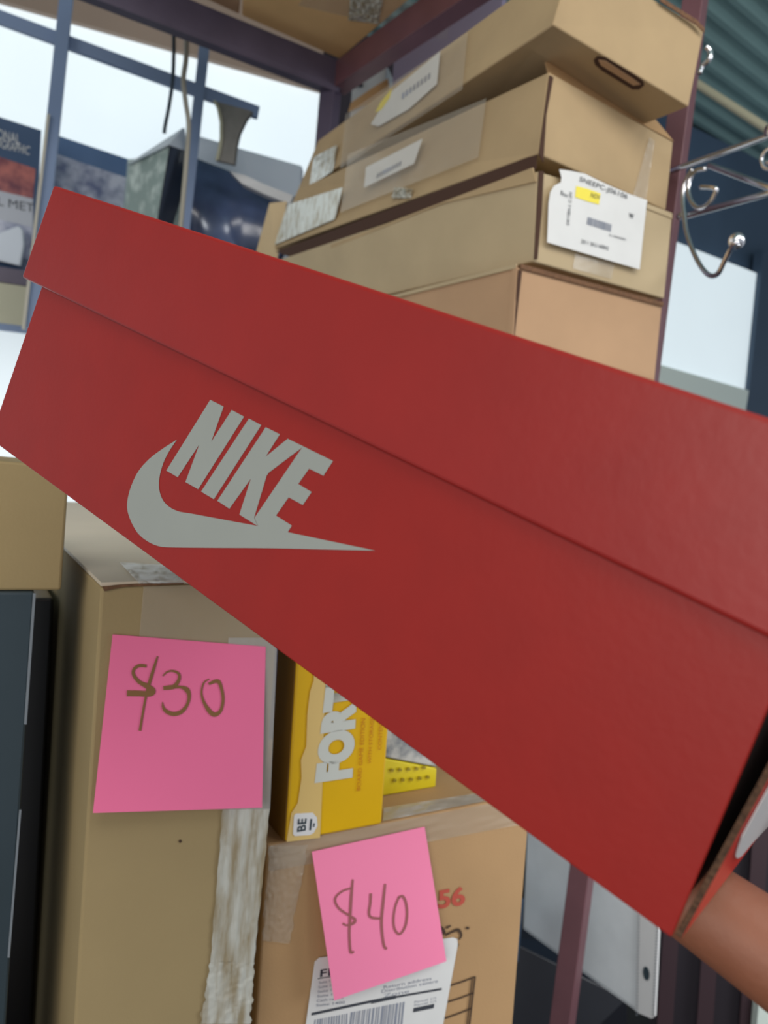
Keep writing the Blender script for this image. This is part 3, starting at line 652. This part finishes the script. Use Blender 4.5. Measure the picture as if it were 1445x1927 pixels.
# ---- small yellow block set behind the game box
zt = c4[0].z + 0.001
def onz(x, y, z): r_ = ray(x, y); return CAMLOC + r_ * ((z - CAMLOC.z) / r_.z)
yo = onz(820, 1481, zt); FY = Face(yo, yo + AX, yo + V((0, 0, 1)))
ys = thing('block_set', yo, 'small yellow pack with rows of dots, behind the yellow game box', 'box')
c = [FY.hit(680, 1500), FY.hit(684, 1420), FY.hit(820, 1481), FY.hit(822, 1446)]
for p in c[0:1] + c[2:3]: p.z = zt
link('pack_body', hexa([c[0], c[1], c[0] + BX * .035, c[1] + BX * .035, c[2], c[3], c[2] + BX * .035, c[3] + BX * .035]), M['yblock'], ys, bevel=0.001)
link('dots', join([on(FY, [(x + 3.6 * math.cos(t * 1.05), y + 3.2 * math.sin(t * 1.05)) for t in range(6)], off=0.0006, th=0.001) for x, y in
     ((752, 1448), (768, 1447), (783, 1446), (797, 1444), (757, 1467), (773, 1466), (789, 1464), (804, 1462), (737, 1449), (742, 1468))]), M['ydot'], ys)
tag(link('printed_packet', hexa([c[1] + V((0, 0, .001)), c[1] + V((0, 0, .03)), c[1] + BX * .033 + V((0, 0, .001)), c[1] + BX * .033 + V((0, 0, .03)), c[3] + V((0, 0, .001)), c[3] + V((0, 0, .03)), c[3] + BX * .033 + V((0, 0, .001)), c[3] + BX * .033 + V((0, 0, .03))]), M['gcrump'], bevel=0.001),
    'grey and white printed packet lying on the small yellow pack', 'packet')

# ---- left edge: carton on a dark case
LB, FL_, cl, bxl = vbox('square_carton', (-60, 862), .40, (131, 878), (-60, 1112), (115, 1111), 0.10, None, M['cardold'],
    'olive-brown cardboard carton at the left edge, on the dark slate case', 'box', yw=28)
SC, FSC, cs, bxs = vbox('slate_case', (-70, 1114), .402, (66, 1114), (-70, 1800), (20, 1800), 0.10, ZL + 0.001, M['slate'],
    'dark slate case standing at the left edge under the olive carton', 'case', yw=28)
link('edge_strip', on(FSC, [(62, 1116), (67, 1116), (50, 1362), (45, 1362)], off=0.0004, th=0.001), M['slatel'], SC)
link('edge_strip', on(FSC, [(36, 1523), (40, 1523), (18, 1800), (14, 1800)], off=0.0004, th=0.001), M['slatel'], SC)

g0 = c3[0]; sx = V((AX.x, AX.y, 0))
tag(link('black_block', hexa([V((0, 0, z)) + V(((g0 - sx * g + bx3 * b).x, (g0 - sx * g + bx3 * b).y, 0)) for g in (0.004, 0.030) for b in (0.15, 0.32) for z in (ZL, 1.19)]), M['blackp'], bevel=0.002),  # added to make the shaded gap dark; no such case stands there
    'added black block that darkens the shaded gap between the slate case and the tall carton', 'case')
# ------------------------------------------------------------------ chrome display rack at the right
CRK = thing('wire_hook_rack', at(1290, 360, .97), 'chrome wire display frame with hooks at the upper right edge', 'display rack')
def Z(x, y): return (1270 + x / 6.423, 240 + y / 6.423)
dr = lambda x: 0.955 - (x - 1280) * 0.0009
def T(pts, r, nm, sm=5): return link(nm, tube([at(x, y, d) for x, y, d in pts], r, 12, sm), M['chrome'], CRK, smooth=True)
T([(1262, 322, dr(1262)), (1289, 312, dr(1289)), (1445, 256, dr(1445)), (1560, 212, dr(1560))], 0.0036, 'rod', 0)
T([(1285, 408, dr(1285)), (1445, 364, dr(1445)), (1560, 331, dr(1560))], 0.0036, 'rod', 0)
T([(1335, 311, dr(1335)), (1445, 352, dr(1445)), (1490, 369, dr(1490))], 0.0034, 'brace', 0)
h1 = [Z(210, 500), Z(150, 600), Z(100, 740), Z(92, 900), Z(110, 1060), Z(135, 1250), Z(200, 1450), Z(290, 1640), Z(380, 1760), Z(460, 1795), Z(530, 1750), Z(600, 1610), Z(680, 1460), Z(735, 1385)]
hk = T([(x, y, dr(x) - 0.02 - 0.0006 * i * i) for i, (x, y) in enumerate(h1)], 0.0027, 'hook')
ctr = at(*Z(745, 1370), .80)
bm = bmesh.new(); bmesh.ops.create_uvsphere(bm, u_segments=20, v_segments=14, radius=0.0085)
for v in bm.verts: v.co += ctr
link('ball_tip', bm, M['chrome'], hk, smooth=True)
h2 = [Z(370, 500), Z(270, 515), Z(190, 600), Z(158, 740), Z(185, 870), Z(260, 965), Z(350, 960), Z(430, 890), Z(480, 800), Z(495, 745), Z(440, 725), Z(310, 718)]
T([(x, y, dr(x) - 0.02 - 0.002 * i) for i, (x, y) in enumerate(h2)], 0.0027, 'hook')
h3 = [Z(1300, 180), Z(1180, 230), Z(1090, 290), Z(1045, 380), Z(1075, 480), Z(1150, 500), Z(1230, 470), Z(1240, 430), Z(1110, 425)]
T([(x, y, dr(x) - 0.02) for x, y in h3], 0.0019, 'hook')
T([(1278, 408, .95), (1286, 402, .94)], 0.004, 'rod_end', 0)
T([(1328, 88, .86), (1336, 96, .86), (1334, 112, .86), (1322, 124, .87), (1316, 138, .87)], 0.003, 'hook')
T([(1452, 245, .80), (1443, 246, .80)], 0.006, 'rod_end', 0)

# ------------------------------------------------------------------ lower right: pouch, dark cases
PW = Face(at(985, 1750, 1.28), at(1195, 1900, 1.08), at(985, 1500, 1.28))
PO = thing('zip_pouch', PW.hit(1090, 1825), 'milky clear zip pouch hanging behind the rack post, lower right', 'pouch')
link('pouch_sheet', slab([PW.hit(*p) for p in ((1004, 1300), (985, 1748), (1050, 1796), (1198, 1903), (1236, 1500), (1236, 1300))], PW.n * -0.006), M['pouch'], PO)
stp = link('hang_strip', slab([PW.hit(*p, 0.003) for p in ((1203, 1500), (1196, 1904), (1226, 1917), (1232, 1912), (1240, 1740), (1252, 1500))], PW.n * -0.003), M['white'], PO)
link('hang_hole', on(PW, [(1216 + 6.5 * math.cos(t * .5), 1832 + 13 * math.sin(t * .5) + 3 * math.cos(t * .5)) for t in range(13)], off=0.0034), M['slate'], stp)
dts = []
for i in range(32):
    y = 1722 + i * 6
    for x in (1202 - (y - 1722) * 0.02, 1238 - (y - 1722) * 0.05): dts.append(on(PW, [(x - 1.5, y), (x + 1.5, y), (x + 1.5, y + 2.6), (x - 1.5, y + 2.6)], off=0.0036))
link('stitching', join(dts), M['slatel'], stp)
dts = []
for i in range(40):
    t = i / 40; x = 986 + t * 210; y = 1745 + t * 152; dts.append(on(PW, [(x, y), (x + 3, y + 2), (x + 3, y + 4), (x, y + 2)], off=0.001))
link('stitching', join(dts), M['slatel'], PO)
tag(link('blue_grey_board', hexa([at(*q) for q in ((940, 1818, 1.2), (945, 1690, 1.2), (940, 1818, 1.25), (945, 1690, 1.25), (975, 1810, 1.2), (986, 1690, 1.2), (975, 1810, 1.25), (986, 1690, 1.25))]), M['navy'], bevel=0.001),
    'blue-grey board edge showing between the wide carton and the zip pouch', 'board')
tag(link('black_block', hexa([at(*q) for q in ((900, 2150, 1.3), (940, 1760, 1.36), (960, 2100, 1.7), (960, 1740, 1.7), (1175, 2200, 1.3), (1180, 1880, 1.3), (1160, 2100, 1.7), (1165, 1790, 1.7))]), M['blackp'], bevel=0.003),
    'black case below the zip pouch at the bottom edge', 'case')
CB = thing('dark_cabinet', at(1350, 2050, 1.5), 'dark maroon cabinet behind the hand at the lower right', 'cabinet')
link('side_panel', hexa([at(*q) for q in ((1205, 2300, 1.45), (1250, 1300, 1.45), (1215, 2280, 1.6), (1260, 1300, 1.6), (1500, 2300, 1.4), (1500, 1300, 1.4), (1500, 2280, 1.6), (1500, 1300, 1.6))]), M['walld'], CB)
for xa, xb in ((1250, 1285), (1325, 1360), (1405, 1430)):
    link('upright', bar(at(xa + 30, 1500, 1.38), at(xa - 12, 2100, 1.38), 0.026, 0.02, side=(0.9, -.3, 0)), M['walldd'], CB)
link('grey_strip', hexpx([(1420, 1980, 1.33), (1460, 1980, 1.33), (1462, 1885, 1.33), (1428, 1885, 1.33)], V((0, .02, 0))), M['grn'], CB)

# ------------------------------------------------------------------ the red shoe box
RA = V((0.75036002, -0.59444523, -0.28912748)); RB = V((0.61273472, 0.78959126, -0.03319341)); RU = V((0.24802419, -0.15225144, 0.95671495))
RO = at(1262, 1765, 0.1531)
FR = Face(RO, RO + RA, RO + RU)
SB = thing('shoe_box', FR.hit(600, 1280) + RB * 0.1, 'large red shoe box with a grey logo, held up in the foreground', 'shoe box')
WB = 0.198
f = [FR.hit(*p) for p in ((-19, 826), (1262, 1765), (1617, 929), (112, 440))]
body = [f[0], f[3], f[0] + RB * WB, f[3] + RB * WB, f[1] - RA * 0.004, f[2] - RA * 0.004, f[1] - RA * 0.004 + RB * WB, f[2] - RA * 0.004 + RB * WB]
inner = hexa([p + (RB * 0.0015 if i % 4 < 2 else V((0, 0, 0))) for i, p in enumerate(body)])
link('box_body', inner, M['red'], SB)
link('front_panel', slab(f, RB * 0.0016), M['red'], SB, bevel=0.0004)
# end strip coloured dark for the shade in the gap behind the end panel
link('inner_end_shade', hexa([p + RA * s + RB * b + RU * u for p, s, b, u in [(f[1], -0.0039, b_, u_) for b_ in (0.0016, WB - 0.002) for u_ in (0.001, 0.094)] + [(f[1], -0.0022, b_, u_) for b_ in (0.0016, WB - 0.002) for u_ in (0.001, 0.094)]]), M['dark'], SB)
e0 = f[1]
def ep(a, b, u): return e0 + RA * a + RB * b + RU * u
def aend(u): return 0.0002 + 0.030 * u
bm = hexa([ep(aend(u) + t, b, u) for t in (0, 0.003) for b in (0.002, WB) for u in (0.0004, 0.0)] if False else
          [ep(aend(u) + t, (0.0018 if j == 0 else WB), u) for t in (0, 0.0013) for j in (0, 1) for u in (0.0002, 0.100)])
bm.normal_update()
for fc in bm.faces:
    if fc.normal.dot(RB) < -0.8: fc.material_index = 1
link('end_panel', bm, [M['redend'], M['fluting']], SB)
FE = Face(ep(aend(0) + 0.0013, 0, 0), ep(aend(0) + 0.0013, 0.1, 0), ep(aend(.1) + 0.0013, 0, 0.1))
link('end_logo', on(FE, [(1383, 1609), (1384, 1613), (1388, 1614), (1394, 1610), (1415, 1585), (1445, 1554), (1490, 1500), (1540, 1430), (1510, 1400), (1470, 1430), (1445, 1482), (1419, 1529), (1394, 1575), (1386, 1598)], off=0.0002, th=0.0002), M['white'], SB)
# lid
FLd = Face(RO - RB * 0.0022, RO - RB * 0.0022 + RA, RO - RB * 0.0022 + RU)
l = [FLd.hit(*p) for p in ((40, 522), (1500, 1228), (1668, 858), (100, 348))]
WL = WB + 0.0045
link('lid', hexa([l[0], l[3], l[0] + RB * WL, l[3] + RB * WL, l[1], l[2], l[1] + RB * WL, l[2] + RB * WL]), M['redlid'], SB, bevel=0.0011, seg=3)
def Lg(x, y): return (220 + x / 2.779, 720 + y / 2.779)
Npoly = [(488, 90), (558, 125), (493, 310), (600, 143), (665, 178), (425, 558), (358, 520), (430, 325), (318, 495), (258, 460)]
Ipoly = [(690, 188), (755, 222), (507, 610), (440, 570)]
bl_ = smoothline([(1352, 879), (1100, 873), (800, 866), (500, 864), (300, 862), (225, 857), (160, 830), (105, 782), (65, 705), (53, 640), (68, 560), (108, 470), (168, 400), (240, 345), (314, 298)], 4)
in_ = smoothline([(314, 298), (268, 368), (236, 440), (220, 520), (229, 590), (262, 640), (318, 672), (400, 687), (560, 717), (738, 750)], 4)
KE = [(778, 233), (852, 270), (778, 387), (893, 293), (1130, 410), (1080, 487), (1005, 450), (948, 530), (1018, 572), (972, 640), (898, 600), (832, 695), (915, 748), (893, 782)] + bl_ + in_[1:] + \
     [(719, 707), (968, 340), (795, 470), (783, 487), (717.4, 706.5), (736.5, 750.5), (640, 690), (700, 503), (588, 660), (525, 618)]
def logo_poly(P):
    bm = bmesh.new(); vs = [bm.verts.new(FR.hit(*Lg(*p), 0.00012)) for p in P]
    fc = bm.faces.new(vs); bm.normal_update()
    bmesh.ops.triangulate(bm, faces=[fc], ngon_method='EAR_CLIP'); return bm
lg = join([logo_poly(P) for P in (Npoly, Ipoly, KE)])
lab(link('logo', lg, M['print'], SB), 'grey printed lettering over a curved swoosh')

# ------------------------------------------------------------------ the hand under the shoe box
def skin_tree(verts, edges, radii, name, parent, root_i=0):
    me = bpy.data.meshes.new(name); org = ORI[parent.name] if parent else V((0, 0, 0))
    me.from_pydata([tuple(v - org) for v in verts], edges, []); o = bpy.data.objects.new(name, me); scene.collection.objects.link(o)
    if parent: o.parent = parent
    me.materials.append(M['skin']); sk_ = o.modifiers.new('skin', 'SKIN')
    for i, r_ in enumerate(radii):
        r2 = r_ if isinstance(r_, tuple) else (r_, r_)
        me.skin_vertices[0].data[i].radius = r2; me.skin_vertices[0].data[i].use_root = (i == root_i)
    sk_.use_smooth_shade = True
    sub = o.modifiers.new('sub', 'SUBSURF'); sub.levels = 2; sub.render_levels = 2
    ORI[o.name] = org
    return o
def hp(a, b, u): return RO + RA * a + RB * b + RU * u
HV = []; HE = []; HR = []
def add(p, r_, link_to=None):
    HV.append(p); HR.append(r_); i = len(HV) - 1
    if link_to is not None: HE.append((link_to, i))
    return i
palm = add(hp(0.082, 0.100, -0.020), 0.024)
wrist = add(hp(0.128, 0.100, -0.045), 0.026, palm)
fore = add(hp(0.21, 0.100, -0.085), 0.030, wrist); fore2 = add(hp(0.32, 0.105, -0.14), 0.036, fore)
# thumb lying under the front edge of the box
t0 = add(hp(0.060, 0.058, -0.0195), 0.0155, palm); t1 = add(hp(0.026, 0.0455, -0.0135), 0.0132, t0)
t2 = add(hp(0.002, 0.0435, -0.0125), 0.0118, t1); t3 = add(hp(-0.016, 0.043, -0.0122), 0.0115, t2)
add(hp(-0.030, 0.043, -0.0105), 0.0085, t3)
# four fingers standing up against the end panel, beyond the right edge of the frame
for i, (b, ln, r_) in enumerate(((0.108, 0.90, 0.0100), (0.131, 1.0, 0.0100), (0.153, 0.95, 0.0096), (0.173, 0.78, 0.0086))):
    k0 = add(hp(0.052, b - 0.006, -0.004), r_ * 1.2, palm)
    k1 = add(hp(0.036, b - 0.002, 0.018 * ln), r_ * 1.08, k0)
    k2 = add(hp(0.024, b, 0.042 * ln), r_, k1)
    k3 = add(hp(0.0175, b, 0.064 * ln), r_ * 0.9, k2)
    add(hp(0.0150, b, 0.078 * ln), r_ * 0.72, k3)
HD = thing('hand', hp(0.1, 0.085, -0.06), 'brown-skinned hand supporting the shoe box from below, lower right corner', 'hand')
skin_tree(HV, HE, HR, 'hand_and_forearm', HD)
